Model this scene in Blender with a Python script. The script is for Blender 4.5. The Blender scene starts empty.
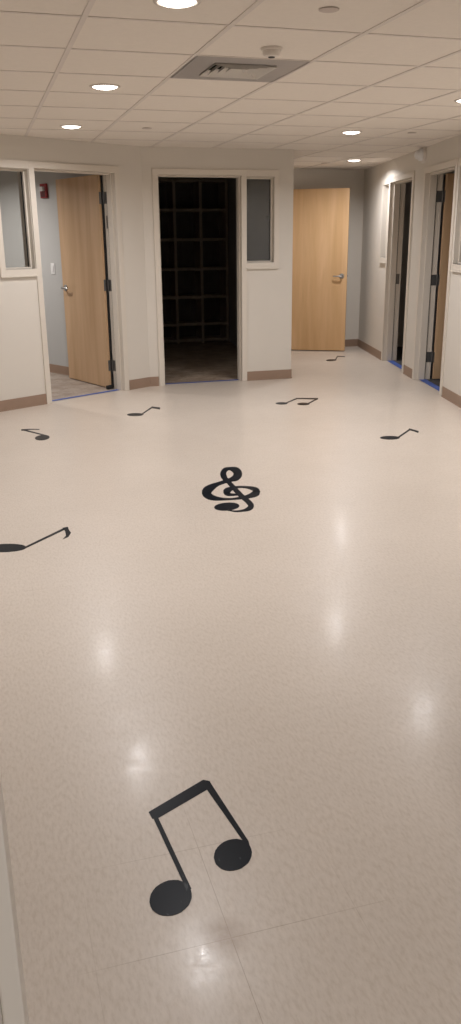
import bpy, bmesh, math, random
from mathutils import Vector, Matrix

sc = bpy.context.scene
col = sc.collection
R = math.radians

# ------------------------------------------------------------------ camera
cd = bpy.data.cameras.new('camera'); cam = bpy.data.objects.new('camera', cd); col.objects.link(cam)
cd.sensor_fit = 'VERTICAL'; cd.sensor_height = 24.0; cd.lens = 24.0 * 828.0 / 1024.0
cd.clip_start = 0.02; cd.clip_end = 60
cam.matrix_world = Matrix(((0.95944, 0.09722, -0.26462, 0.0),
                           (-0.28176, 0.29904, -0.9117, 0.0),
                           (-0.0095, 0.94928, 0.3143, 1.5),
                           (0, 0, 0, 1)))
sc.camera = cam

# ------------------------------------------------------------------ world, exposure
w = bpy.data.worlds.new('world'); sc.world = w; w.use_nodes = True
w.node_tree.nodes['Background'].inputs[0].default_value = (0.62, 0.54, 0.47, 1)
w.node_tree.nodes['Background'].inputs[1].default_value = 0.10
sc.view_settings.view_transform = 'Standard'; sc.view_settings.look = 'None'
sc.view_settings.gamma = 1.0; sc.view_settings.use_curve_mapping = False
sc.view_settings.exposure = 0.04
LAMP_W = 15.0            # watts of every downlight
LAMP_COL = (1.0, 0.985, 1.0)
LENS_EMIT = 9.0
LAMP_SPREAD = 158
ROOM_K = 2.0
BRIGHTER = {4: 1.1, 7: 1.5}   # the lamp over the recess, and the added one behind the viewer

CEIL = 2.36

# ------------------------------------------------------------------ materials
def nodes(name):
    m = bpy.data.materials.new(name); m.use_nodes = True
    t = m.node_tree; return m, t, t.nodes['Principled BSDF']
def mapping(t, scale, coord='Object'):
    tc = t.nodes.new('ShaderNodeTexCoord'); mp = t.nodes.new('ShaderNodeMapping')
    mp.inputs['Scale'].default_value = scale
    t.links.new(tc.outputs[coord], mp.inputs['Vector']); return mp
def noise(t, vec, scale, detail=4, rough=.6):
    n = t.nodes.new('ShaderNodeTexNoise'); n.inputs['Scale'].default_value = scale
    n.inputs['Detail'].default_value = detail; n.inputs['Roughness'].default_value = rough
    t.links.new(vec, n.inputs['Vector']); return n
def ramp(t, fac, stops):
    r = t.nodes.new('ShaderNodeValToRGB'); e = r.color_ramp.elements
    e[0].position, e[0].color = stops[0][0], (*stops[0][1], 1)
    e[1].position, e[1].color = stops[-1][0], (*stops[-1][1], 1)
    for p, c in stops[1:-1]:
        x = e.new(p); x.color = (*c, 1)
    t.links.new(fac, r.inputs['Fac']); return r
def bump(t, b, h, strength, dist):
    n = t.nodes.new('ShaderNodeBump'); n.inputs['Strength'].default_value = strength
    n.inputs['Distance'].default_value = dist
    t.links.new(h, n.inputs['Height']); t.links.new(n.outputs['Normal'], b.inputs['Normal'])
def mix(t, fac, a, b, mode='MIX'):
    n = t.nodes.new('ShaderNodeMix'); n.data_type = 'RGBA'; n.blend_type = mode
    if isinstance(fac, (int, float)): n.inputs[0].default_value = fac
    else: t.links.new(fac, n.inputs[0])
    for k, v in ((6, a), (7, b)):
        if isinstance(v, tuple): n.inputs[k].default_value = (*v, 1)
        else: t.links.new(v, n.inputs[k])
    return n.outputs[2]
def sc_(c, k): return tuple(x * k for x in c)

def plain(name, c, rough=.6, metal=0, var=.05, scale=6, bmp=0, spec=.5):
    m, t, b = nodes(name)
    mp = mapping(t, (1, 1, 1)); n = noise(t, mp.outputs[0], scale)
    r = ramp(t, n.outputs['Fac'], [(.25, sc_(c, 1 - var)), (.75, sc_(c, 1 + var))])
    t.links.new(r.outputs[0], b.inputs['Base Color'])
    b.inputs['Roughness'].default_value = rough; b.inputs['Metallic'].default_value = metal
    b.inputs['Specular IOR Level'].default_value = spec
    if bmp:
        n2 = noise(t, mp.outputs[0], 260, 3); bump(t, b, n2.outputs['Fac'], bmp, .002)
    return m

def floor_mat():
    """cream vinyl composition tile: flecks, faint 305 mm joints, a satin wax coat and a few scuffs"""
    m, t, b = nodes('cream_vinyl_tile')
    mp = mapping(t, (1, 1, 1)); v = mp.outputs[0]
    big = noise(t, v, 1.3, 3)
    c0 = ramp(t, big.outputs['Fac'], [(.3, (.575, .505, .435)), (.7, (.61, .537, .465))])
    st = mapping(t, (1, .35, 1)); st.inputs['Rotation'].default_value = (0, 0, .5)
    fl = noise(t, st.outputs[0], 110, 4, .6)
    flr = ramp(t, fl.outputs['Fac'], [(.34, (.86, .83, .79)), (.5, (1, 1, 1)), (.68, (1.10, 1.11, 1.12))])
    c1 = mix(t, .6, c0.outputs[0], flr.outputs[0], 'MULTIPLY')
    # joints
    br = t.nodes.new('ShaderNodeTexBrick'); mb = mapping(t, (1, 1, 1)); mb.inputs['Location'].default_value = (-.403, -1.416, 0)
    t.links.new(mb.outputs[0], br.inputs['Vector'])
    br.offset = 0; br.inputs['Scale'].default_value = 1; br.inputs['Brick Width'].default_value = .305
    br.inputs['Row Height'].default_value = .305; br.inputs['Mortar Size'].default_value = .0011
    br.inputs['Mortar Smooth'].default_value = .4
    br.inputs['Color1'].default_value = (1, 1, 1, 1); br.inputs['Color2'].default_value = (.965, .955, .945, 1)
    br.inputs['Mortar'].default_value = (.62, .56, .5, 1)
    jm = noise(t, v, 2.2, 2); jr = ramp(t, jm.outputs['Fac'], [(.56, (.03,)*3), (.70, (.5,)*3)])
    g2 = t.nodes.new('ShaderNodeTexGradient'); g2.gradient_type = 'SPHERICAL'
    m2 = mapping(t, (2.3, 1.7, 2)); m2.inputs['Location'].default_value = (-.40 * 2.3, -1.45 * 1.7, 0); t.links.new(m2.outputs[0], g2.inputs['Vector'])
    g3 = ramp(t, g2.outputs['Fac'], [(.15, (0,)*3), (.6, (.75,)*3)]); mxm = t.nodes.new('ShaderNodeMath'); mxm.operation = 'MAXIMUM'
    t.links.new(jr.outputs[0], mxm.inputs[0]); t.links.new(g3.outputs[0], mxm.inputs[1])
    c2 = mix(t, mxm.outputs[0], c1, br.outputs['Color'], 'MULTIPLY')
    # a grimy spot round one joint crossing
    gr = t.nodes.new('ShaderNodeTexGradient'); gr.gradient_type = 'SPHERICAL'
    mg = mapping(t, (14, 14, 14)); mg.inputs['Location'].default_value = (-.39 * 14, -1.425 * 14, 0)
    t.links.new(mg.outputs[0], gr.inputs['Vector'])
    gn = noise(t, v, 30, 4); mm = t.nodes.new('ShaderNodeMath'); mm.operation = 'MULTIPLY'; mm.use_clamp = True
    t.links.new(gr.outputs['Fac'], mm.inputs[0]); t.links.new(gn.outputs['Fac'], mm.inputs[1])
    m3 = t.nodes.new('ShaderNodeMath'); m3.operation = 'MULTIPLY'; m3.inputs[1].default_value = 1.7; t.links.new(mm.outputs[0], m3.inputs[0])
    c3 = mix(t, m3.outputs[0], c2, (.36, .27, .20))
    t.links.new(c3, b.inputs['Base Color'])
    # wax coat: uneven gloss and fine scratches
    rn = noise(t, v, 9, 6, .7)
    rr = ramp(t, rn.outputs['Fac'], [(.3, (.30,)*3), (.7, (.40,)*3)])
    t.links.new(rr.outputs[0], b.inputs['Roughness'])
    b.inputs['Specular IOR Level'].default_value = .32
    b.inputs['Coat Weight'].default_value = .085
    cn = noise(t, v, 26, 6, .75); cr = ramp(t, cn.outputs['Fac'], [(.38, (.09,)*3), (.62, (.20,)*3)]); t.links.new(cr.outputs[0], b.inputs['Coat Roughness'])
    sm = mapping(t, (1, 14, 1)); sm.inputs['Rotation'].default_value = (0, 0, .35); sn = noise(t, sm.outputs[0], 24, 4, .7)
    cb = t.nodes.new('ShaderNodeBump'); cb.inputs['Strength'].default_value = .06; cb.inputs['Distance'].default_value = .001
    t.links.new(sn.outputs['Fac'], cb.inputs['Height']); t.links.new(cb.outputs['Normal'], b.inputs['Coat Normal'])
    bn = noise(t, v, 140, 3, .6); bump(t, b, bn.outputs['Fac'], .05, .001)
    return m

def wood_mat(name, light, dark, offs):
    m, t, b = nodes(name)
    mp = mapping(t, (5.0, 5.0, .38)); mp.inputs['Location'].default_value = (offs, 0, offs)
    n1 = noise(t, mp.outputs[0], 1.5, 3, .5); n1.inputs['Distortion'].default_value = .7
    fine = mapping(t, (60, 60, 1.1)); n2 = noise(t, fine.outputs[0], 3, 5, .6)
    c = ramp(t, n1.outputs['Fac'], [(.3, light), (.5, tuple((a + b_) / 2 for a, b_ in zip(light, dark))), (.72, dark)])
    fr = ramp(t, n2.outputs['Fac'], [(.3, (.93, .92, .90)), (.7, (1.04, 1.04, 1.04))])
    o = mix(t, 1.0, c.outputs[0], fr.outputs[0], 'MULTIPLY')
    # book-matched veneer leaves, a touch different from one another
    wv = t.nodes.new('ShaderNodeTexBrick'); mw = mapping(t, (1, 1, 1)); t.links.new(mw.outputs[0], wv.inputs['Vector'])
    wv.inputs['Scale'].default_value = 1; wv.inputs['Brick Width'].default_value = .155; wv.inputs['Row Height'].default_value = 9
    wv.inputs['Mortar Size'].default_value = 0; wv.offset = 0
    wv.inputs['Color1'].default_value = (1, 1, 1, 1); wv.inputs['Color2'].default_value = (.93, .92, .90, 1)
    o = mix(t, 1.0, o, wv.outputs['Color'], 'MULTIPLY')
    t.links.new(o, b.inputs['Base Color']); b.inputs['Roughness'].default_value = .42
    b.inputs['Specular IOR Level'].default_value = .35
    return m

def emit_mat(name, c, s):
    m, t, b = nodes(name)
    b.inputs['Base Color'].default_value = (.8, .8, .8, 1)
    b.inputs['Emission Color'].default_value = (*c, 1); b.inputs['Emission Strength'].default_value = s
    n = noise(t, mapping(t, (1, 1, 1)).outputs[0], 20, 1)
    r = ramp(t, n.outputs['Fac'], [(0, sc_(c, .97)), (1, c)]); t.links.new(r.outputs[0], b.inputs['Emission Color'])
    return m

def glass_mat(name, tint):
    m, t, b = nodes(name)
    t.nodes.remove(b); out = t.nodes['Material Output']
    tr = t.nodes.new('ShaderNodeBsdfTransparent'); tr.inputs[0].default_value = (*tint, 1)
    gl = t.nodes.new('ShaderNodeBsdfGlossy'); gl.inputs['Roughness'].default_value = .02
    fr = t.nodes.new('ShaderNodeFresnel'); fr.inputs[0].default_value = 1.5
    mx = t.nodes.new('ShaderNodeMixShader'); t.links.new(fr.outputs[0], mx.inputs[0])
    t.links.new(tr.outputs[0], mx.inputs[1]); t.links.new(gl.outputs[0], mx.inputs[2]); t.links.new(mx.outputs[0], out.inputs[0])
    return m

def bare_floor(name, a, b_, rough=.6):
    m, t, b = nodes(name)
    mp = mapping(t, (1, 1, 1)); n = noise(t, mp.outputs[0], 5, 7, .7); n2 = noise(t, mp.outputs[0], 38, 4, .6)
    r = ramp(t, n.outputs['Fac'], [(.35, a), (.65, b_)]); r2 = ramp(t, n2.outputs['Fac'], [(.3, (.85,)*3), (.7, (1.1,)*3)])
    t.links.new(mix(t, 1.0, r.outputs[0], r2.outputs[0], 'MULTIPLY'), b.inputs['Base Color'])
    b.inputs['Roughness'].default_value = rough; return m

def decal_mat():
    m, t, b = nodes('black_vinyl')
    mp = mapping(t, (1, .4, 1)); n = noise(t, mp.outputs[0], 60, 3, .55)
    r = ramp(t, n.outputs['Fac'], [(.64, (.010, .012, .016)), (.74, (.055, .06, .065))])
    t.links.new(r.outputs[0], b.inputs['Base Color']); b.inputs['Roughness'].default_value = .3
    b.inputs['Specular IOR Level'].default_value = .07
    return m

WALL = plain('cream_wall_paint', (.695, .648, .582), .75, var=.02, scale=1.5, bmp=.15, spec=.25)
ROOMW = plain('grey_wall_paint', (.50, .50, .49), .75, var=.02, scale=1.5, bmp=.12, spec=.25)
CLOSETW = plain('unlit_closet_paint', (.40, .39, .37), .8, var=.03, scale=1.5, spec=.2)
FRAME = plain('cream_frame_enamel', (.70, .64, .56), .38, var=.015, scale=3)
BASE = plain('taupe_vinyl_base', (.315, .215, .155), .5, var=.05, scale=5)
TILE = plain('ceiling_tile_board', (.84, .775, .70), .9, var=.02, scale=35, bmp=.5, spec=.1)
GRID = plain('ceiling_grid_enamel', (.72, .655, .60), .6, var=.03)
FLOOR = floor_mat()
MAPLE = wood_mat('pale_maple_veneer', (.64, .44, .275), (.52, .335, .19), 0)
MAPLE2 = wood_mat('golden_maple_veneer', (.72, .48, .27), (.60, .375, .185), 3.7)
STEEL = plain('brushed_steel', (.42, .42, .42), .32, metal=1, var=.06, scale=40)
HINGE = plain('dull_steel_hinge', (.20, .20, .20), .42, metal=.8, var=.1, scale=30)
BLACK = plain('black_rubber', (.012, .012, .013), .6, var=.1)
GLASSG = glass_mat('greenish_glass', (.88, .885, .88))
def film_glass():
    m = glass_mat('grey_film_glass', (.62, .62, .60)); t = m.node_tree; out = t.nodes['Material Output']
    src = out.inputs[0].links[0].from_socket; d = t.nodes.new('ShaderNodeBsdfDiffuse'); mx = t.nodes.new('ShaderNodeMixShader')
    n = noise(t, mapping(t, (1, 1, 1)).outputs[0], 3, 3); r = ramp(t, n.outputs['Fac'], [(.3, (.19, .19, .185)), (.7, (.23, .23, .22))])
    t.links.new(r.outputs[0], d.inputs[0]); mx.inputs[0].default_value = .48
    t.links.new(src, mx.inputs[1]); t.links.new(d.outputs[0], mx.inputs[2]); t.links.new(mx.outputs[0], out.inputs[0]); return m
GLASSF = film_glass()
TAPE = plain('blue_painters_tape', (.055, .115, .40), .6, var=.15, scale=25)
ROOMF = bare_floor('worn_brown_floor', (.26, .205, .165), (.42, .36, .31))
CLOSF = bare_floor('dusty_plywood_floor', (.20, .145, .10), (.42, .33, .25), .7)
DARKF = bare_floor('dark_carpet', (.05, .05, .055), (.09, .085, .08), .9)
SHELF = plain('raw_shelf_timber', (.34, .28, .22), .7, var=.15, scale=12)
SHELFB = plain('dark_shelf_backing', (.11, .095, .08), .8, var=.2, scale=8)
WHITEP = plain('white_plastic', (.72, .66, .60), .4, var=.01)
BRIGHTP = plain('bright_white_plastic', (.78, .78, .78), .35, var=.01)
COVERP = plain('beige_cover_enamel', (.58, .50, .45), .5, var=.01)
RED = plain('red_plastic', (.25, .018, .02), .35, var=.06)
VENTM = plain('grey_vent_enamel', (.38, .35, .33), .45, var=.03)
LOUV = plain('pale_louver_enamel', (.72, .68, .62), .4, var=.02)
DUCT = plain('dark_duct', (.03, .03, .03), .8)
RING = plain('white_lamp_ring', (.62, .56, .50), .4, var=.01)
LENS = emit_mat('lamp_lens', (1.0, .93, .84), LENS_EMIT)
DECAL = decal_mat()
CLEAR = plain('clear_strobe_lens', (.62, .60, .60), .15, var=.02)

# ------------------------------------------------------------------ mesh helpers
class MB:
    def __init__(s): s.bm = bmesh.new()
    def box(s, x0, x1, y0, y1, z0, z1):
        v = [s.bm.verts.new(p) for p in ((x0,y0,z0),(x1,y0,z0),(x1,y1,z0),(x0,y1,z0),(x0,y0,z1),(x1,y0,z1),(x1,y1,z1),(x0,y1,z1))]
        for f in ((0,3,2,1),(4,5,6,7),(0,1,5,4),(1,2,6,5),(2,3,7,6),(3,0,4,7)): s.bm.faces.new([v[i] for i in f])
        return s
    def lathe(s, prof, M=None, n=40):
        """prof: (radius, height) pairs round local z"""
        M = M or Matrix(); rings = []
        for r_, z in prof:
            if r_ < 1e-6: rings.append([s.bm.verts.new(M @ Vector((0, 0, z)))])
            else: rings.append([s.bm.verts.new(M @ Vector((r_*math.cos(2*math.pi*k/n), r_*math.sin(2*math.pi*k/n), z))) for k in range(n)])
        for a, b in zip(rings, rings[1:]):
            for k in range(n):
                q = [a[k % len(a)], a[(k+1) % len(a)], b[(k+1) % len(b)], b[k % len(b)]]
                u = []
                for x in q:
                    if x not in u: u.append(x)
                if len(u) > 2: s.bm.faces.new(u)
        return s
    def prism(s, pts, z0, z1):
        a = [s.bm.verts.new((x, y, z0)) for x, y in pts]; b = [s.bm.verts.new((x, y, z1)) for x, y in pts]
        n = len(pts)
        top = s.bm.faces.new(b); bot = s.bm.faces.new(a[::-1])
        for k in range(n): s.bm.faces.new((a[k], a[(k+1) % n], b[(k+1) % n], b[k]))
        bmesh.ops.triangulate(s.bm, faces=[top, bot]); return s
    def strip(s, pts, z0, z1):
        """a ribbon: first half of pts is one edge, second half the other edge reversed"""
        h = len(pts) // 2; L = pts[:h]; Rr = pts[h:][::-1]
        vt = [[s.bm.verts.new((p[0], p[1], z)) for p in e] for e in (L, Rr) for z in (z0, z1)]
        l0, l1, r0, r1 = vt
        for k in range(h - 1):
            s.bm.faces.new((l1[k], l1[k+1], r1[k+1], r1[k])); s.bm.faces.new((l0[k], r0[k], r0[k+1], l0[k+1]))
            s.bm.faces.new((l0[k], l0[k+1], l1[k+1], l1[k])); s.bm.faces.new((r0[k], r1[k], r1[k+1], r0[k+1]))
        return s
    def tube(s, pts, r_, n=12):
        rings = []
        for i, p in enumerate(pts):
            p = Vector(p); a = Vector(pts[max(i-1, 0)]); b = Vector(pts[min(i+1, len(pts)-1)]); d = (b - a).normalized()
            u = d.orthogonal().normalized() if not rings else (pu - d * pu.dot(d)).normalized()
            pu = u; v = d.cross(u)
            rings.append([s.bm.verts.new(p + r_ * (math.cos(2*math.pi*k/n) * u + math.sin(2*math.pi*k/n) * v)) for k in range(n)])
        for a, b in zip(rings, rings[1:]):
            for k in range(n): s.bm.faces.new((a[k], a[(k+1) % n], b[(k+1) % n], b[k]))
        s.bm.faces.new(rings[0][::-1]); s.bm.faces.new(rings[-1]); return s
    def build(s, name, mat, parent=None, bevel=0, smooth=False):
        bmesh.ops.recalc_face_normals(s.bm, faces=s.bm.faces)
        me = bpy.data.meshes.new(name); s.bm.to_mesh(me); s.bm.free(); me.materials.append(mat)
        if smooth:
            for p in me.polygons: p.use_smooth = True
            me.set_sharp_from_angle(angle=R(35))
        o = bpy.data.objects.new(name, me); col.objects.link(o)
        if parent: o.parent = parent
        if bevel:
            b = o.modifiers.new('bevel', 'BEVEL'); b.width = bevel; b.segments = 2; b.limit_method = 'ANGLE'
        return o

def tag(o, label=None, cat=None, group=None, kind=None):
    for k, v in (('label', label), ('category', cat), ('group', group), ('kind', kind)):
        if v: o[k] = v
    return o
def empty(name, loc=(0, 0, 0), rz=0):
    o = bpy.data.objects.new(name, None); col.objects.link(o); o.location = loc; o.rotation_euler = (0, 0, rz)
    o.empty_display_size = .1; return o
def copy_tree(o, parent=None):
    c = o.copy(); col.objects.link(c); c.parent = parent
    for ch in [x for x in bpy.data.objects if x.parent == o]: copy_tree(ch, c)
    return c
def place(o, frame):
    o.location = (frame[0], frame[1], 0); o.rotation_euler = (0, 0, frame[2]); return o

# frames of the walls: origin on the wall's face, local x along it, local y away from the lobby
F_LEFT = (.0705, 7.8225, math.atan2(.4951, .8688))
F_CLOSET = (1.650, 8.722, 0.0)
F_RECESS = (3.252, 8.722, math.atan2(.9746, .2237))
F_FAR = (3.70, 11.10, 0.0)
F_RIGHT = (5.1645, 11.10, math.atan2(-.9746, -.2237))
DEPTH = .16
HEAD = 2.11       # top of every door opening
SILL, WTOP = 1.25, 2.095

def wall(name, frame, s0, s1, openings, label, mat=WALL, depth=DEPTH):
    """openings: (s0, s1, z0, z1)"""
    mb = MB(); x = s0
    for a, b, z0, z1 in sorted(openings):
        if a > x: mb.box(x, a, 0, depth, 0, CEIL)
        if z0 > 0: mb.box(a, b, 0, depth, 0, z0)
        mb.box(a, b, 0, depth, z1, CEIL); x = b
    mb.box(x, s1, 0, depth, 0, CEIL)
    bmesh.ops.remove_doubles(mb.bm, verts=mb.bm.verts, dist=1e-5)
    o = mb.build(name, mat); place(o, frame); return tag(o, label, 'wall', kind='structure')
def baseboard(name, frame, runs, label, y=0.0, side=-1):
    mb = MB()
    for a, b in runs:
        mb.box(a, b, min(y, y + side*.007), max(y, y + side*.007), 0, .10)
        mb.box(a, b, min(y, y + side*.012), max(y, y + side*.012), 0, .012)
    o = mb.build(name, BASE); place(o, frame); return tag(o, label, 'baseboard', kind='structure')

# ================================================================== the setting
o = MB().box(-4, 10, -2.0, 14.5, -.06, 0).build('floor', FLOOR); tag(o, 'glossy cream speckled vinyl floor of the lobby, inlaid with black music notes', 'floor', kind='structure')

T = .6197; TX, TY = .5154, 3.8357
vx0, vx1, vy0, vy1 = TX + T, TX + 2*T, TY + T, TY + 2*T      # the module that holds the air diffuser
mb = MB()
mb.box(-4, vx0, -2, 14.5, CEIL, CEIL + .06).box(vx1, 10, -2, 14.5, CEIL, CEIL + .06)
mb.box(vx0, vx1, -2, vy0, CEIL, CEIL + .06).box(vx0, vx1, vy1, 14.5, CEIL, CEIL + .06)
ceiling = mb.build('ceiling', TILE); tag(ceiling, 'suspended ceiling of square beige tiles in a metal grid', 'ceiling', kind='structure')
mb = MB()
for i in range(-5, 10):
    mb.box(TX + i*T - .012, TX + i*T + .012, 0, 12.4, CEIL - .004, CEIL)
for j in range(-6, 14):
    for i in range(-5, 9):
        mb.box(TX + i*T + .012, TX + (i+1)*T - .012, TY + j*T - .010, TY + j*T + .010, CEIL - .003, CEIL)
mb.build('ceiling_grid', GRID, ceiling)

# left wall: window unit then door unit; closet wall: door then window; right wall: window+door, door+window
WL = (.185, .508); DL = (.558, 1.475)
DC = (.152, 1.035); WC = (1.085, 1.392)
DF = (.230, 1.145)
WR4 = (1.175, 1.475); DR4 = (1.525, 2.510)
DR5 = (3.00, 3.97); WR5 = (4.05, 4.36)
dop = lambda d: (d[0], d[1], 0, HEAD)
wop = lambda d: (d[0], d[1], SILL, WTOP)
wall('wall_left', F_LEFT, -3.15, 1.86, [wop(WL), dop(DL)], 'angled cream wall on the left with a door and a window')
wall('wall_middle', F_CLOSET, 0, 1.602, [dop(DC), wop(WC)], 'cream wall around the dark open closet doorway')
wall('wall_recess', F_RECESS, 0.0, 2.44, [], 'cream side wall of the corridor recess behind the corner', depth=.10)
wall('wall_far', F_FAR, 0, 1.62, [dop(DF)], 'short cream end wall behind the open golden door')
wall('wall_right', F_RIGHT, -.16, 10.9, [wop(WR4), dop(DR4), dop(DR5), wop(WR5)], 'long cream wall on the right with two doorways and a round white alarm')
F_BACK = (3.0, .60, math.pi)
DB = (2.13, 3.0423)
wall('wall_back', F_BACK, -.2, 5.7, [dop(DB)], 'wall pierced by the entrance doorway, next to the viewer')
F_SIDE = (-2.62, .45, math.pi/2)
wall('wall_side', F_SIDE, 0, 6.1, [], 'plain cream side wall of the lobby')

baseboard('baseboard_left', F_LEFT, [(-3.1, .508), (1.53, 1.815)], 'taupe vinyl baseboard along the angled left wall')
baseboard('baseboard_middle', F_CLOSET, [(0.002, .096), (1.085, 1.602)], 'taupe vinyl baseboard on both sides of the dark closet doorway')
baseboard('baseboard_recess', F_RECESS, [(0.0, 2.43)], 'taupe vinyl baseboard inside the corridor recess')
baseboard('baseboard_far', F_FAR, [(1.20, 1.46)], 'short taupe vinyl baseboard on the end wall right of the golden door')
baseboard('baseboard_right', F_RIGHT, [(0, 1.475), (2.562, 2.945), (4.03, 10.7)], 'taupe vinyl baseboard of the right wall between the doorways')
baseboard('baseboard_side', F_SIDE, [(0.15, 6.0)], 'taupe vinyl baseboard of the plain side wall')

# rooms behind the openings
def lbox(name, frame, b, mat, label, cat='wall'):
    mb = MB().box(*b); o = mb.build(name, mat); place(o, frame); return tag(o, label, cat, kind='structure')
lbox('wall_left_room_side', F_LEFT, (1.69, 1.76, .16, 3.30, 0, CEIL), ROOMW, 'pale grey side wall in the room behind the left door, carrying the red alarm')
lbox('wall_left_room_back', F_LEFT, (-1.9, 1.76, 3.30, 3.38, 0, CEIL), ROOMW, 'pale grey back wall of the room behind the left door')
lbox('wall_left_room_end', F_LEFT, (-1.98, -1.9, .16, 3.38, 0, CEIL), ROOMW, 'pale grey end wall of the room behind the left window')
o = MB().box(1.683, 1.69, .17, 3.30, 0, .10).box(1.678, 1.69, .17, 3.30, 0, .012).build('baseboard_left_room', BASE); place(o, F_LEFT)
tag(o, 'taupe baseboard inside the room behind the left door', 'baseboard', kind='structure')
lbox('floor_left_room', F_LEFT, (-1.9, 1.69, .09, 3.30, 0, .003), ROOMF, 'worn brown floor of the room behind the left door', 'floor')

o = MB().prism([(1.65, 8.812), (3.20, 8.812), (3.21, 8.90), (3.66, 12.66), (1.65, 12.66)], 0, .003).build('floor_closet', CLOSF); tag(o, 'dusty brown floor inside the dark closet', 'floor', kind='structure')
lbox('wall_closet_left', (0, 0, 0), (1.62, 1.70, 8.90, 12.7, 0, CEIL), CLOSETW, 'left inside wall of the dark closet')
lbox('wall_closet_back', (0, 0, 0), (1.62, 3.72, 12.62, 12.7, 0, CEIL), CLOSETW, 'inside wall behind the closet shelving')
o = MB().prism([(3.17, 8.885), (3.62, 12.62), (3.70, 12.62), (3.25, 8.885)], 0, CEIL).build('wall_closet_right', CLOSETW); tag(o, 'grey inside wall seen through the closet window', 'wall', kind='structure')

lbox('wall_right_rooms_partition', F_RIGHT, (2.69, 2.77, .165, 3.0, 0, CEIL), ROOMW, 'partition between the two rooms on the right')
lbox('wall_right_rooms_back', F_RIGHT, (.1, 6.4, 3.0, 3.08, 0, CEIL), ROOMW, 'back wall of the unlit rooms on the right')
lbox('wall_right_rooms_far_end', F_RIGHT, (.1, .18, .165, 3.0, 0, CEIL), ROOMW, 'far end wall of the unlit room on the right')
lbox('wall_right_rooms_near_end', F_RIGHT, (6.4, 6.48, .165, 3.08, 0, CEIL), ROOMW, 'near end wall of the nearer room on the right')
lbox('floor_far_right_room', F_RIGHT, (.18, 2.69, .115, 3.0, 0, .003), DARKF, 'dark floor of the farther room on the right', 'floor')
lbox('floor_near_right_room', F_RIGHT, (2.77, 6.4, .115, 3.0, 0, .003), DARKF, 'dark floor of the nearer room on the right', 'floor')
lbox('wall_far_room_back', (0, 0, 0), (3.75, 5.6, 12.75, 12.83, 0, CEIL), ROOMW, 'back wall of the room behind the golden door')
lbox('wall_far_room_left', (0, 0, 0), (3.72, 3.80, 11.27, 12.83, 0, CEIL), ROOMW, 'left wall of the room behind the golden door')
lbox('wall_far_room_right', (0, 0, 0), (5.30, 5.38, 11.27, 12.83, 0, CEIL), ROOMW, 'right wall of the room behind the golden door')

# ------------------------------------------------------------------ door frames
def door_frame(root, d, flip=False, mull=0, plates=None, bside=True):
    """pressed metal frame: casing on both wall faces, lining, a stop in the middle"""
    a, b = d; c = .050
    mb = MB()
    for y0, y1 in ((-.014, 0.0), (DEPTH, DEPTH + .014)):
        mb.box(a - c, a + .006, y0, y1, 0, HEAD - .006); mb.box(b - .006, b + c, y0, y1, 0, HEAD - .006)
        mb.box(a - c, b + c, y0, y1, HEAD - .006, HEAD + c)
    mb.box(a, a + .006, 0, DEPTH, 0, HEAD - .006); mb.box(b - .006, b, 0, DEPTH, 0, HEAD - .006); mb.box(a, b, 0, DEPTH, HEAD - .006, HEAD)
    y0, y1 = (.052, .122) if flip else (.036, .108)
    mb.box(a + .006, a + .022, y0, y1, 0, HEAD - .022); mb.box(b - .022, b - .006, y0, y1, 0, HEAD - .022)
    mb.box(a + .006, b - .006, y0, y1, HEAD - .022, HEAD - .006)
    fr = mb.build('door_frame', FRAME, root, bevel=.002)
    g0, g1 = (y0 - .005, y0) if flip else (y1, y1 + .005)
    mb = MB(); mb.box(a + .006, a + .019, g0, g1, .005, HEAD - .02); mb.box(b - .019, b - .006, g0, g1, .005, HEAD - .02); mb.box(a + .02, b - .02, g0, g1, HEAD - .019, HEAD - .006)
    if bside: mb.build('gasket', BLACK, root)
    else: mb.bm.free()
    return fr

def door_leaf(root, hinge, ang, width, wood, tside, handle=True, zh=1.0, hz=(1.885, 1.055, .245), label=None, gap_shade=False):
    """leaf with its origin on the hinge pin; tside = +1 / -1: which local y side the thickness lies on"""
    th = .044; y0, y1 = sorted((0, tside * th))
    leaf = MB().box(.010, width, y0, y1, .012, HEAD - .010).build('door_leaf', wood, root, bevel=.0015)
    leaf.location = (hinge[0], hinge[1], 0); leaf.rotation_euler = (0, 0, ang)
    if label: leaf['label'] = label
    if handle:
        for sgn, ys in ((1, y1), (-1, y0)):
            mb = MB(); M = Matrix.Translation((width - .07, ys, zh)) @ Matrix.Rotation(-sgn * math.pi/2, 4, 'X')
            mb.lathe([(0, 0), (.034, 0), (.034, .006), (.030, .011), (.014, .013), (.012, .052), (0, .054)], M, 32)
            yy = ys + sgn * .05
            mb.tube([(width - .062, yy, zh), (width - .075, yy, zh), (width - .11, yy + sgn*.003, zh - .001), (width - .15, yy, zh - .002), (width - .178, yy - sgn*.012, zh - .002)], .0095, 12)
            h = mb.build('lever_handle', STEEL, leaf, smooth=True)
        lp = MB().box(width - .0003, width + .002, y0 + .010, y1 - .010, zh - .055, zh + .055)
        lp.box(width + .002, width + .012, y0 + .016, y1 - .016, zh - .012, zh + .012)
        lp.build('latch_plate', STEEL, leaf)
    for z in hz:
        mb = MB(); mb.lathe([(0, -.057), (.0085, -.057), (.0085, .057), (0, .057)], Matrix.Translation((0, -tside * .004, z)), 14)
        mb.lathe([(0, .057), (.006, .057), (.006, .063), (0, .065)], Matrix.Translation((0, -tside * .004, z)), 14)
        mb.box(.006, .010, y0 + .002, y1 - .002, z - .055, z + .055)
        mb.build('hinge', HINGE, leaf)
    if gap_shade: MB().box(-.002, .0098, min(0, tside*gap_shade), max(0, tside*gap_shade), .02, HEAD - .02).build('gap_shade_strip', BLACK, leaf)  # black strip added to block the view and darken the hinge gap
    return leaf
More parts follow.
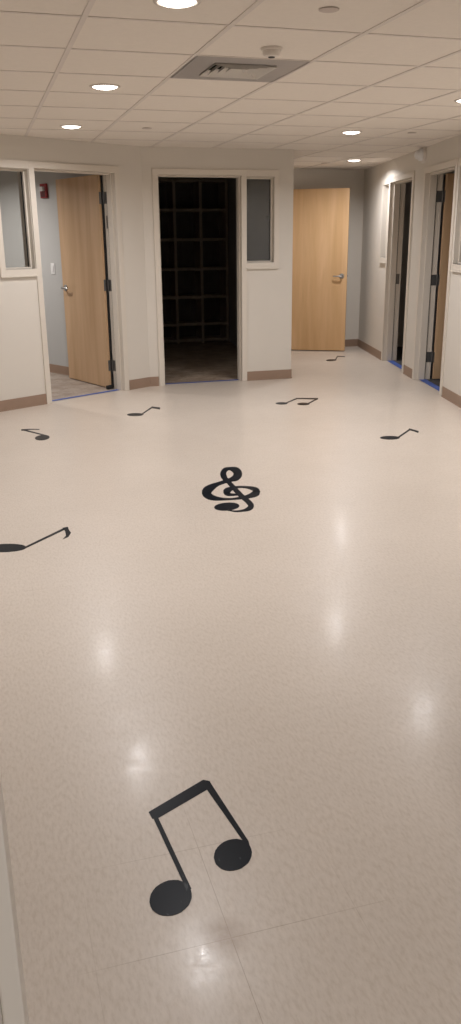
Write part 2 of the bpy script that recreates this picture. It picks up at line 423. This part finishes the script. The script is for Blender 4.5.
def jamb_plates(root, x, sgn, y0, y1, hz=(1.885, 1.055, .245)):
    for z in hz: MB().box(min(x, x + sgn*.003), max(x, x + sgn*.003), y0, y1, z - .055, z + .055).build('hinge_plate', HINGE, root)
def door(n, frame, label):
    e = empty('door_%d' % n, (frame[0], frame[1], 0), frame[2]); return tag(e, label, 'door', kind='structure')

d1 = door(1, F_LEFT, 'open pale wood door in the angled left wall, leaf swung inward, lever handle on its left')
door_frame(d1, DL)
door_leaf(d1, (DL[1] - .008, DEPTH + .022), R(82.0), .905, MAPLE, 1, gap_shade=.018)
jamb_plates(d1, DL[1] - .006, -1, .116, DEPTH + .016)
MB().box(DL[1] - .10, DL[1] - .03, DEPTH + .0, DEPTH + .03, .004, .045).build('bottom_pivot', BLACK, d1, bevel=.004)
MB().box(DL[1] - .0085, DL[1] - .006, .06 + .052, DEPTH - .006, 1.60, 1.72).build('closer_plate', STEEL, d1)
d2 = door(2, F_CLOSET, 'cream framed open doorway into the dark shelved closet')
door_frame(d2, DC, bside=False)
d3 = door(3, F_FAR, 'golden maple door standing ajar at the end of the corridor')
door_frame(d3, DF, flip=True)
door_leaf(d3, (DF[0] + .006, -.045), R(-29.4), .915, MAPLE2, 1)
d4 = door(4, F_RIGHT, 'doorway to the unlit room, farther of the two in the right wall')
door_frame(d4, DR4)
MB().box(DR4[0] + .006, DR4[0] + .0085, .116, DEPTH - .004, .94, 1.06).build('strike_plate', HINGE, d4)
door_leaf(d4, (DR4[1] - .006, DEPTH), R(84), .965, MAPLE, 1)
d5 = door(5, F_RIGHT, 'doorway with a brown wood leaf swung inward, nearer of the two in the right wall')
door_frame(d5, DR5)
door_leaf(d5, (DR5[0] + .008, DEPTH + .024), R(91), .945, MAPLE, -1, gap_shade=.012)
jamb_plates(d5, DR5[0] + .006, 1, .114, DEPTH + .018)
d6 = door(6, F_BACK, 'cream jamb of the entrance doorway at the bottom left edge')
door_frame(d6, DB, bside=False)

# ------------------------------------------------------------------ windows
def window(n, frame, d, mull_low, label, tint=GLASSG):
    """sidelight; mull_low: the shared mullion is at the low-s side"""
    e = empty('window_%d' % n, (frame[0], frame[1], 0), frame[2]); tag(e, label, 'window', kind='structure')
    a, b = d; c = .05
    lo = a if mull_low else a - c; hi = b + c if mull_low else b
    mb = MB()
    for y0, y1 in ((-.014, 0.0), (DEPTH, DEPTH + .014)):
        mb.box(lo, hi, y0, y1, WTOP, HEAD + c)
        if mull_low: mb.box(b, hi, y0, y1, SILL - .058, WTOP)
        else: mb.box(lo, a, y0, y1, SILL - .058, WTOP)
    for x in (a, b - .005): mb.box(x, x + .005, -.014 if x == (a if not mull_low else b - .005) else 0, DEPTH, SILL, WTOP)
    mb.box(a, b, 0, DEPTH, WTOP - .005, WTOP)
    y0, y1 = .045, .060
    for yy in ((.050, .072), (.088, .110)):
        mb.box(a + .005, a + .020, *yy, SILL, WTOP - .005); mb.box(b - .020, b - .005, *yy, SILL, WTOP - .005)
        mb.box(a + .020, b - .020, *yy, WTOP - .020, WTOP - .005); mb.box(a + .020, b - .020, *yy, SILL, SILL + .015)
    mb.build('window_frame', FRAME, e, bevel=.0015)
    mb = MB(); lo2, hi2 = (a, b) 
    mb.box(a, b, -.014, DEPTH + .014, SILL - .004, SILL)
    mb.box(a if mull_low else a, b, -.014, 0, SILL - .058, SILL - .004)
    mb.box(lo + .004, hi - .004, -.022, 0, SILL - .068, SILL - .058)
    mb.build('window_sill', FRAME, e, bevel=.0015)
    mb = MB()
    mb.box(a + .016, a + .024, .073, .087, SILL + .012, WTOP - .016); mb.box(b - .024, b - .016, .073, .087, SILL + .012, WTOP - .016)
    mb.build('glazing_gasket', BLACK, e)
    MB().box(a + .016, b - .016, .077, .083, SILL + .008, WTOP - .010).build('glass_pane', tint, e)
    return e
window(1, F_LEFT, WL, False, 'narrow cream framed window at the left edge, beside the left door')
window(2, F_CLOSET, WC, True, 'narrow window with dark grey glass right of the closet doorway', GLASSF)
window(3, F_RIGHT, WR4, False, 'narrow window lit by a bright spot near the far corner of the right wall')
window(4, F_RIGHT, WR5, True, 'narrow window cut by the right edge of the view')

# ------------------------------------------------------------------ blue tape at the thresholds
def tape(frame, d, y0, y1, label):
    mb = MB(); n = 14; rnd = random.Random(label)
    L = [(d[0] + (d[1]-d[0]) * k / n, y0 + rnd.uniform(-.003, .003)) for k in range(n + 1)]
    U = [(x, y1 + rnd.uniform(-.003, .003)) for x, _ in L]
    o = mb.strip(L + U[::-1], .0032, .0040).build('painters_tape', TAPE); place(o, frame)
    return tag(o, label, 'tape', 'blue tape strips across the thresholds')
tape(F_LEFT, (DL[0] + .023, DL[1] - .023), .060, .105, 'blue tape strip across the threshold of the left door')
tape(F_CLOSET, (DC[0] + .023, DC[1] - .023), .060, .100, 'blue tape strip across the threshold of the dark closet')
tape(F_RIGHT, (DR4[0] + .023, DR4[1] - .023), .050, .125, 'blue tape strip in the farther doorway of the right wall')
tape(F_RIGHT, (DR5[0] + .023, DR5[1] - .023), .050, .125, 'blue tape strip in the nearer doorway of the right wall')

# ------------------------------------------------------------------ closet shelving
sh = empty('cubby_shelving', (1.995, 12.24, .003)); tag(sh, 'tall open shelving unit of square cubbies at the back of the dark closet', 'shelving')
for i in range(5): MB().box(i*.386 - .019, i*.386 + .019, 0, .36, 0, 2.28).build('upright', SHELF, sh)
zz = [.047, .282, .673, 1.071, 1.481, 1.883, 2.28]
for z in zz:
    mb = MB()
    for i in range(4): mb.box(i*.386 + .019, (i+1)*.386 - .019, .004, .36, z - .022, z + .016)
    mb.build('shelf_board', SHELF, sh)
mb = MB()
for i in range(16): mb.box(-.01 + i*.0975, -.01 + (i+1)*.0975 - .003, .361, .371, 0, 2.28)
mb.build('back_panel', SHELFB, sh)

# ------------------------------------------------------------------ ceiling downlights
def make_lamp():
    r = empty('recessed_downlight', (0, 0, CEIL))
    MB().lathe([(.076, .0), (.092, .0), (.092, -.003), (.088, -.006), (.078, -.007), (.074, -.004), (.070, .0)], n=48).build('trim_ring', RING, r, smooth=True)
    MB().lathe([(0, -.017), (.030, -.0155), (.055, -.011), (.068, -.006), (.074, -.001), (.074, 0)], n=48).build('lamp_lens', LENS, r, smooth=True)
    ld = bpy.data.lights.new('downlight_lamp', 'AREA'); ld.shape = 'DISK'; ld.size = .13; ld.energy = LAMP_W
    ld.color = LAMP_COL; ld.spread = R(LAMP_SPREAD)
    lo = bpy.data.objects.new('downlight_lamp', ld); col.objects.link(lo); lo.parent = r; lo.location = (0, 0, -.021)
    return r
G = 'round recessed downlights in the ceiling'
LAMPS = [(.830, 3.52, 'round ceiling downlight cut by the top edge, the nearest one'),
         (.830, 5.44, 'middle one of the three downlights in the left row, ahead of the air vent'),
         (.830, 7.32, 'farthest downlight of the left row, just before the angled wall'),
         (3.220, 7.22, 'round downlight in front of the corridor recess, nearer than the last one'),
         (4.400, 9.76, 'farthest downlight, over the corridor recess before the golden door'),
         (3.255, 5.42, 'round downlight cut by the right edge of the view'),
         (3.255, 3.52, 'downlight of the right row above the near floor, out of view'),
         (.50, -.75, 'added unseen downlight behind the viewer, brightening the entrance jamb'),  # added lamp, only there to lift the light on the entrance jamb
         (-1.35, 3.52, 'downlight by the plain side wall, out of view')]
lamp0 = make_lamp()
for i, (x, y, lb) in enumerate(LAMPS):
    l = lamp0 if i == 0 else copy_tree(lamp0); l.location = (x, y, CEIL); tag(l, lb, 'ceiling light', G)
    if i in BRIGHTER:
        for ch in [c for c in bpy.data.objects if c.parent == l and c.type == 'LIGHT']:
            ch.data = ch.data.copy(); ch.data.energy = LAMP_W * BRIGHTER[i]
rl = copy_tree(lamp0); rl.location = (-.40, 9.86, CEIL); tag(rl, 'downlight in the room behind the left door, out of view', 'ceiling light', G)
for ch in [c for c in bpy.data.objects if c.parent == rl and c.type == 'LIGHT']:
    ch.data = ch.data.copy(); ch.data.color = (1.0, .95, .91); ch.data.energy = LAMP_W * ROOM_K

# ------------------------------------------------------------------ air diffuser
v = empty('air_diffuser', ((vx0 + vx1)/2, (vy0 + vy1)/2, CEIL)); tag(v, 'square grey louvered air vent set in the ceiling grid', 'vent')
h = T/2 - .004; q = .168
mb = MB(); mb.box(-h, h, -h, -q, -.004, .004).box(-h, h, q, h, -.004, .004).box(-h, -q, -q, q, -.004, .004).box(q, h, -q, q, -.004, .004)
mb.build('face_panel', VENTM, v, bevel=.001)
def square_ring(a, z0, a2, z1, t=.0015):
    mb = MB(); A = [(-a,-a,z0),(a,-a,z0),(a,a,z0),(-a,a,z0)]; B = [(-a2,-a2,z1),(a2,-a2,z1),(a2,a2,z1),(-a2,a2,z1)]
    va = [mb.bm.verts.new(p) for p in A]; vb = [mb.bm.verts.new(p) for p in B]
    va2 = [mb.bm.verts.new((p[0], p[1], p[2] + t)) for p in A]; vb2 = [mb.bm.verts.new((p[0]*.985, p[1]*.985, p[2] + t)) for p in B]
    for k in range(4):
        j = (k+1) % 4
        mb.bm.faces.new((va[k], va[j], vb[j], vb[k])); mb.bm.faces.new((va2[k], vb2[k], vb2[j], va2[j])); mb.bm.faces.new((va[k], va2[k], va2[j], va[j])); mb.bm.faces.new((vb[k], vb[j], vb2[j], vb2[k]))
    return mb
for k, a in enumerate((.170, .130, .090, .050)):
    square_ring(a, -.014 + .002*k, a - .020, .016).build('louver', LOUV, v)
MB().box(-.17, .17, -.17, .17, .050, .056).box(-.176, -.17, -.176, .176, .004, .056).box(.17, .176, -.176, .176, .004, .056).box(-.17, .17, -.176, -.17, .004, .056).box(-.17, .17, .17, .176, .004, .056).build('duct_box', DUCT, v)

# ------------------------------------------------------------------ small ceiling and wall devices
s = empty('smoke_detector', (1.451, 4.215, CEIL)); tag(s, 'white round smoke detector on the ceiling behind the air vent', 'smoke detector')
MB().lathe([(0, 0), (.052, 0), (.052, -.009), (.048, -.012), (0, -.012)]).build('mounting_base', WHITEP, s, smooth=True)
MB().lathe([(.043, -.012), (.043, -.026), (.036, -.036), (.020, -.039), (0, -.039)]).build('sensor_head', WHITEP, s, smooth=True)
MB().lathe([(.0, -.039), (.017, -.0395), (.015, -.042), (0, -.043)]).build('sensor_grille', BLACK, s, smooth=True)
G = 'concealed sprinkler covers in the ceiling'
c0 = None
for x, y, lb in ((1.441, 3.489, 'round flat sprinkler cover nearest the viewer, at the top edge'), (1.443, 7.311, 'round flat sprinkler cover over the corner of the left wall'),
                 (3.764, 7.151, 'round flat sprinkler cover near the round white alarm'), (4.20, 10.20, 'farthest flat sprinkler cover, over the corridor recess')):
    if c0 is None:
        c0 = MB().lathe([(0, -.006), (.036, -.006), (.041, -.004), (.041, -.002), (.036, -.002), (.036, 0), (0, 0)]).build('sprinkler_cover', COVERP, smooth=True); c = c0
    else: c = c0.copy(); col.objects.link(c)
    c.location = (x, y, CEIL); tag(c, lb, 'sprinkler cover', G)

def wall_point(frame, s_, y, z):
    c_, n_ = math.cos(frame[2]), math.sin(frame[2])
    return (frame[0] + c_*s_ - n_*y, frame[1] + n_*s_ + c_*y, z)
a = empty('round_alarm', wall_point(F_RIGHT, 2.885, 0, 2.29), F_RIGHT[2]); tag(a, 'round white alarm speaker high on the right wall between the two doorways', 'alarm')
M = Matrix.Rotation(math.pi/2, 4, 'X')
MB().lathe([(0, 0), (.082, 0), (.082, .014), (.076, .024), (.060, .028), (0, .028)], M).build('speaker_base', WHITEP, a, smooth=True)
MB().lathe([(.058, .028), (.058, .052), (.050, .064), (.044, .066), (.040, .088), (.024, .100), (0, .102)], M).build('speaker_dome', BRIGHTP, a, smooth=True)

# red strobe and light switch on the side wall of the left room (they face the doorway: towards local -x of that wall)
F_RS = (*wall_point(F_LEFT, 1.69, .16, 0)[:2], F_LEFT[2] + math.pi/2)     # local x runs deeper into the room, local +y towards the room
a = empty('fire_alarm_strobe', wall_point(F_RS, 1.335, 0, 1.935), F_RS[2]); tag(a, 'red fire alarm strobe on the grey wall seen through the left doorway', 'fire alarm')
MB().box(-.060, .060, 0, .030, 0, .150).build('alarm_housing', RED, a, bevel=.008)
mb = MB(); mb.box(-.035, .035, .026, .062, .070, .118); mb.build('strobe_lens', CLEAR, a, bevel=.008)
mb = MB()
for k in range(5): mb.box(-.04, .04, .030, .033, .015 + k*.010, .020 + k*.010)
mb.build('sounder_slots', BLACK, a)
a = empty('light_switch', wall_point(F_RS, 1.29, 0, 1.13), F_RS[2]); tag(a, 'white light switch on the grey wall below the red fire alarm', 'switch')
MB().box(-.037, .037, 0, .006, 0, .118).build('cover_plate', BRIGHTP, a, bevel=.002)
MB().box(-.017, .017, .006, .011, .026, .092).build('rocker', BRIGHTP, a, bevel=.002)

# ------------------------------------------------------------------ music notes inlaid in the floor (x, y in metres)
NOTES = {
 'big': [
  ('poly', [(0.307,1.896),(0.486,1.990),(0.503,1.979),(0.505,1.953),(0.325,1.863),(0.311,1.866)]),
  ('poly', [(0.314,1.870),(0.327,1.869),(0.352,1.586),(0.336,1.591),(0.337,1.619)]),
  ('poly', [(0.483,1.959),(0.504,1.964),(0.535,1.705),(0.531,1.674),(0.516,1.678),(0.521,1.714)]),
  ('poly', [(0.350,1.583),(0.349,1.571),(0.346,1.558),(0.340,1.547),(0.333,1.537),(0.323,1.529),(0.312,1.522),(0.301,1.519),(0.290,1.518),(0.279,1.520),(0.269,1.524),(0.260,1.530),(0.253,1.539),(0.248,1.549),(0.246,1.561),(0.246,1.573),(0.249,1.585),(0.254,1.597),(0.262,1.608),(0.271,1.617),(0.282,1.623),(0.293,1.627),(0.305,1.629),(0.317,1.627),(0.328,1.623),(0.337,1.615),(0.344,1.606),(0.348,1.595)]),
  ('poly', [(0.533,1.675),(0.531,1.663),(0.526,1.651),(0.519,1.640),(0.511,1.630),(0.500,1.623),(0.489,1.617),(0.478,1.615),(0.467,1.615),(0.457,1.617),(0.448,1.622),(0.440,1.629),(0.435,1.639),(0.431,1.649),(0.431,1.661),(0.432,1.673),(0.437,1.686),(0.443,1.697),(0.452,1.707),(0.462,1.715),(0.473,1.721),(0.485,1.724),(0.497,1.724),(0.508,1.722),(0.517,1.716),(0.525,1.709),(0.530,1.699),(0.533,1.688)]),
 ],
 'clef': [
  ('rib', [(1.452,4.975),(1.449,4.981),(1.444,4.990),(1.441,5.001),(1.440,5.014),(1.443,5.030),(1.447,5.053),(1.451,5.075),(1.455,5.093),(1.458,5.108),(1.461,5.122),(1.463,5.133),(1.465,5.141),(1.468,5.150),(1.472,5.161),(1.476,5.173),(1.480,5.183),(1.487,5.195),(1.495,5.209),(1.504,5.219),(1.511,5.219),(1.515,5.207),(1.517,5.184),(1.516,5.159),(1.514,5.139),(1.512,5.123),(1.509,5.109),(1.507,5.105),(1.510,5.120),(1.515,5.134),(1.515,5.131),(1.510,5.119),(1.504,5.104),(1.497,5.089),(1.488,5.072),(1.475,5.054),(1.458,5.035),(1.436,5.017),(1.410,5.000),(1.383,4.983),(1.359,4.968),(1.339,4.956),(1.320,4.946),(1.302,4.935),(1.286,4.923),(1.270,4.909),(1.254,4.892),(1.235,4.864),(1.213,4.814),(1.196,4.751),(1.190,4.700),(1.191,4.664),(1.196,4.638),(1.204,4.619),(1.214,4.605),(1.226,4.594),(1.239,4.586),(1.254,4.581),(1.272,4.577),(1.290,4.575),(1.308,4.572),(1.325,4.570),(1.343,4.567),(1.360,4.566),(1.377,4.564),(1.395,4.564),(1.412,4.563),(1.430,4.564),(1.447,4.567),(1.465,4.572),(1.484,4.578),(1.503,4.590),(1.525,4.616),(1.552,4.679),(1.563,4.734),(1.561,4.763),(1.555,4.781),(1.547,4.794),(1.537,4.804),(1.525,4.812),(1.513,4.819),(1.500,4.826),(1.487,4.831),(1.473,4.836),(1.459,4.839),(1.446,4.841),(1.432,4.841),(1.418,4.840),(1.405,4.837),(1.391,4.833),(1.378,4.827),(1.362,4.814),(1.343,4.781),(1.327,4.726),(1.323,4.685),(1.328,4.664),(1.336,4.654),(1.345,4.649),(1.357,4.647),(1.369,4.645),(1.381,4.645),(1.393,4.646),(1.406,4.649),(1.418,4.651),(1.426,4.653),(1.432,4.674),(1.425,4.676),(1.415,4.678),(1.403,4.682),(1.393,4.687),(1.383,4.692),(1.373,4.699),(1.365,4.707),(1.361,4.718),(1.364,4.731),(1.369,4.739),(1.371,4.729),(1.364,4.704),(1.361,4.700),(1.367,4.715),(1.378,4.735),(1.390,4.753),(1.403,4.768),(1.418,4.780),(1.433,4.790),(1.447,4.795),(1.460,4.794),(1.473,4.788),(1.484,4.778),(1.494,4.766),(1.502,4.751),(1.508,4.733),(1.512,4.714),(1.513,4.696),(1.511,4.681),(1.507,4.672),(1.510,4.690),(1.522,4.719),(1.519,4.713),(1.504,4.693),(1.485,4.670),(1.466,4.651),(1.447,4.637),(1.428,4.626),(1.409,4.618),(1.390,4.612),(1.371,4.608),(1.353,4.606),(1.336,4.607),(1.319,4.613),(1.304,4.622),(1.289,4.635),(1.276,4.651),(1.266,4.668),(1.259,4.688),(1.254,4.709),(1.252,4.731),(1.253,4.749),(1.255,4.762),(1.258,4.769),(1.259,4.763),(1.254,4.742),(1.249,4.732),(1.252,4.742),(1.262,4.762),(1.276,4.786),(1.291,4.811),(1.308,4.838),(1.326,4.865),(1.346,4.888),(1.369,4.906),(1.394,4.922),(1.419,4.934),(1.440,4.944),(1.455,4.949),(1.467,4.949),(1.479,4.953),(1.494,4.965),(1.510,4.986),(1.529,5.016),(1.549,5.057),(1.569,5.116),(1.583,5.177),(1.587,5.221),(1.586,5.253),(1.581,5.277),(1.571,5.291),(1.559,5.296),(1.546,5.297),(1.534,5.297),(1.524,5.298),(1.513,5.298),(1.501,5.295),(1.488,5.284),(1.474,5.263),(1.460,5.237),(1.446,5.207),(1.433,5.173),(1.422,5.137),(1.414,5.101),(1.407,5.068),(1.404,5.037),(1.403,5.011),(1.405,4.988),(1.408,4.968),(1.414,4.954),(1.422,4.947),(1.431,4.947),(1.439,4.950),(1.445,4.952)]),
  ('rib', [(1.423,5.116),(1.420,5.087),(1.416,5.045),(1.411,4.997),(1.407,4.953),(1.405,4.912),(1.403,4.872),(1.402,4.832),(1.400,4.791),(1.398,4.749),(1.396,4.705),(1.395,4.662),(1.394,4.622),(1.395,4.584),(1.396,4.550),(1.398,4.519),(1.398,4.491),(1.397,4.465),(1.396,4.443),(1.395,4.428),(1.394,4.423),(1.396,4.429),(1.398,4.434),(1.397,4.430),(1.392,4.422),(1.384,4.410),(1.373,4.397),(1.361,4.384),(1.349,4.375),(1.336,4.369),(1.322,4.365),(1.308,4.364),(1.295,4.366),(1.282,4.373),(1.269,4.384),(1.257,4.396),(1.249,4.404),(1.245,4.392),(1.252,4.382),(1.263,4.367),(1.275,4.352),(1.288,4.341),(1.300,4.335),(1.313,4.333),(1.327,4.332),(1.339,4.332),(1.350,4.332),(1.362,4.334),(1.373,4.338),(1.384,4.345),(1.396,4.357),(1.409,4.376),(1.423,4.407),(1.434,4.445),(1.438,4.477),(1.439,4.503),(1.439,4.527),(1.438,4.553),(1.438,4.583),(1.436,4.615),(1.435,4.650),(1.435,4.685),(1.436,4.723),(1.437,4.764),(1.438,4.807),(1.439,4.849),(1.441,4.890),(1.442,4.930),(1.443,4.969),(1.445,5.007),(1.446,5.047),(1.447,5.089),(1.448,5.126),(1.448,5.152)]),
  ('poly', [(1.346,4.446),(1.339,4.430),(1.329,4.415),(1.316,4.402),(1.301,4.392),(1.285,4.384),(1.268,4.380),(1.251,4.380),(1.235,4.384),(1.220,4.390),(1.209,4.400),(1.200,4.413),(1.194,4.427),(1.193,4.443),(1.195,4.460),(1.201,4.476),(1.210,4.491),(1.223,4.504),(1.238,4.515),(1.255,4.523),(1.272,4.527),(1.290,4.527),(1.306,4.524),(1.321,4.517),(1.333,4.507),(1.342,4.494),(1.347,4.479),(1.348,4.462)]),
 ],
 'left': [
  ('poly', [(0.102,4.121),(0.099,4.108),(0.091,4.096),(0.078,4.087),(0.061,4.081),(0.042,4.078),(0.020,4.079),(-0.003,4.082),(-0.026,4.088),(-0.048,4.097),(-0.067,4.109),(-0.083,4.122),(-0.095,4.136),(-0.103,4.151),(-0.105,4.165),(-0.103,4.178),(-0.095,4.190),(-0.083,4.199),(-0.066,4.206),(-0.046,4.209),(-0.024,4.209),(-0.001,4.206),(0.023,4.199),(0.045,4.190),(0.065,4.178),(0.081,4.165),(0.093,4.150),(0.100,4.135)]),
  ('poly', [(0.092,4.101),(0.319,4.336),(0.318,4.367),(0.090,4.125)]),
  ('poly', [(0.309,4.370),(0.339,4.375),(0.339,4.322),(0.345,4.273),(0.324,4.212),(0.292,4.184),(0.315,4.236),(0.317,4.308)]),
 ],
 'sm4': [
  ('poly', [(0.423,6.629),(0.420,6.608),(0.415,6.588),(0.407,6.570),(0.397,6.555),(0.385,6.544),(0.373,6.536),(0.360,6.533),(0.347,6.534),(0.336,6.540),(0.326,6.551),(0.317,6.564),(0.311,6.581),(0.308,6.601),(0.307,6.621),(0.310,6.642),(0.315,6.662),(0.323,6.681),(0.333,6.696),(0.344,6.709),(0.357,6.717),(0.370,6.720),(0.383,6.718),(0.395,6.712),(0.406,6.702),(0.414,6.687),(0.420,6.670),(0.423,6.650)]),
  ('poly', [(0.406,6.703),(0.239,6.992),(0.234,6.943),(0.401,6.666)]),
  ('poly', [(0.218,6.935),(0.292,6.957),(0.364,6.928),(0.366,6.954),(0.294,6.991),(0.219,6.995)]),
 ],
 'sm5': [
  ('poly', [(1.305,7.268),(1.301,7.254),(1.293,7.241),(1.282,7.231),(1.269,7.223),(1.254,7.219),(1.238,7.218),(1.222,7.220),(1.207,7.225),(1.192,7.234),(1.180,7.245),(1.171,7.259),(1.164,7.273),(1.161,7.289),(1.162,7.304),(1.166,7.319),(1.174,7.332),(1.185,7.342),(1.198,7.350),(1.213,7.355),(1.229,7.356),(1.246,7.354),(1.261,7.348),(1.276,7.339),(1.288,7.328),(1.297,7.314),(1.304,7.299),(1.306,7.284)]),
  ('poly', [(1.288,7.257),(1.447,7.556),(1.451,7.610),(1.290,7.298)]),
  ('poly', [(1.431,7.540),(1.491,7.444),(1.513,7.533),(1.448,7.611)]),
 ],
 'beam': [
  ('poly', [(2.706,7.337),(2.700,7.324),(2.692,7.314),(2.681,7.306),(2.670,7.300),(2.657,7.296),(2.644,7.296),(2.632,7.299),(2.620,7.305),(2.611,7.313),(2.603,7.323),(2.597,7.335),(2.595,7.348),(2.595,7.361),(2.598,7.374),(2.604,7.386),(2.612,7.397),(2.622,7.405),(2.634,7.412),(2.647,7.415),(2.660,7.415),(2.672,7.412),(2.684,7.407),(2.694,7.398),(2.702,7.388),(2.707,7.376),(2.709,7.363),(2.709,7.349)]),
  ('poly', [(2.892,7.240),(2.885,7.227),(2.876,7.216),(2.865,7.207),(2.853,7.201),(2.839,7.197),(2.826,7.197),(2.813,7.199),(2.802,7.205),(2.792,7.214),(2.784,7.224),(2.779,7.237),(2.777,7.250),(2.777,7.265),(2.781,7.279),(2.788,7.292),(2.797,7.303),(2.808,7.312),(2.820,7.319),(2.833,7.322),(2.847,7.323),(2.860,7.320),(2.872,7.314),(2.882,7.306),(2.889,7.295),(2.894,7.282),(2.897,7.268),(2.896,7.254)]),
  ('poly', [(2.700,7.346),(2.868,7.513),(2.883,7.565),(2.712,7.391)]),
  ('poly', [(2.888,7.250),(3.050,7.431),(3.066,7.486),(2.900,7.293)]),
  ('poly', [(2.864,7.521),(3.052,7.425),(3.082,7.498),(2.882,7.571)]),
 ],
 'sm7': [
  ('poly', [(3.047,5.716),(3.038,5.704),(3.027,5.694),(3.013,5.686),(2.997,5.681),(2.979,5.679),(2.962,5.680),(2.945,5.684),(2.929,5.691),(2.916,5.701),(2.906,5.712),(2.898,5.725),(2.895,5.738),(2.895,5.752),(2.900,5.766),(2.908,5.777),(2.919,5.788),(2.933,5.796),(2.950,5.801),(2.967,5.803),(2.985,5.802),(3.002,5.798),(3.018,5.791),(3.031,5.781),(3.042,5.770),(3.049,5.756),(3.052,5.743),(3.051,5.729)]),
  ('poly', [(3.026,5.703),(3.256,5.935),(3.273,5.981),(3.037,5.739)]),
  ('poly', [(3.246,5.945),(3.265,5.823),(3.300,5.878),(3.276,5.994)]),
 ],
 'sm8': [
  ('poly', [(4.303,9.879),(4.294,9.862),(4.282,9.846),(4.267,9.832),(4.251,9.821),(4.234,9.813),(4.218,9.809),(4.202,9.809),(4.187,9.812),(4.175,9.820),(4.166,9.830),(4.160,9.844),(4.159,9.860),(4.160,9.877),(4.166,9.895),(4.175,9.912),(4.187,9.928),(4.201,9.942),(4.217,9.954),(4.234,9.962),(4.251,9.966),(4.268,9.966),(4.282,9.963),(4.294,9.955),(4.303,9.944),(4.309,9.930),(4.311,9.914),(4.309,9.897)]),
  ('poly', [(4.298,9.887),(4.450,10.171),(4.460,10.223),(4.308,9.937)]),
  ('poly', [(4.431,10.160),(4.519,10.106),(4.550,10.175),(4.466,10.239)]),
 ],
}
INFO = {'big': ('beamed_note', 'large black beamed pair of music notes in the foreground', 'music note'),
        'clef': ('treble_clef', 'black treble clef inlaid in the middle of the floor', 'treble clef'),
        'left': ('eighth_note', 'black single note with a hooked flag, cut by the left edge', 'music note'),
        'sm4': ('eighth_note', 'small black note with a flat flag, below the left window', 'music note'),
        'sm5': ('eighth_note', 'small black note in front of the wall corner between left door and closet', 'music note'),
        'beam': ('beamed_note', 'small black beamed pair of notes in front of the corridor recess', 'music note'),
        'sm7': ('eighth_note', 'small black single note near the right wall doorways', 'music note'),
        'sm8': ('eighth_note', 'tiny black note on the floor right in front of the golden door', 'music note')}
for k, shapes in NOTES.items():
    mb = MB()
    for i, (kind, pts) in enumerate(shapes):
        top = .0012 + .00004 * i
        (mb.prism if kind == 'poly' else mb.strip)(pts, .0, top)
    nm, lb, ct = INFO[k]
    o = mb.build(nm, DECAL); tag(o, lb, ct, 'black music symbols on the floor')
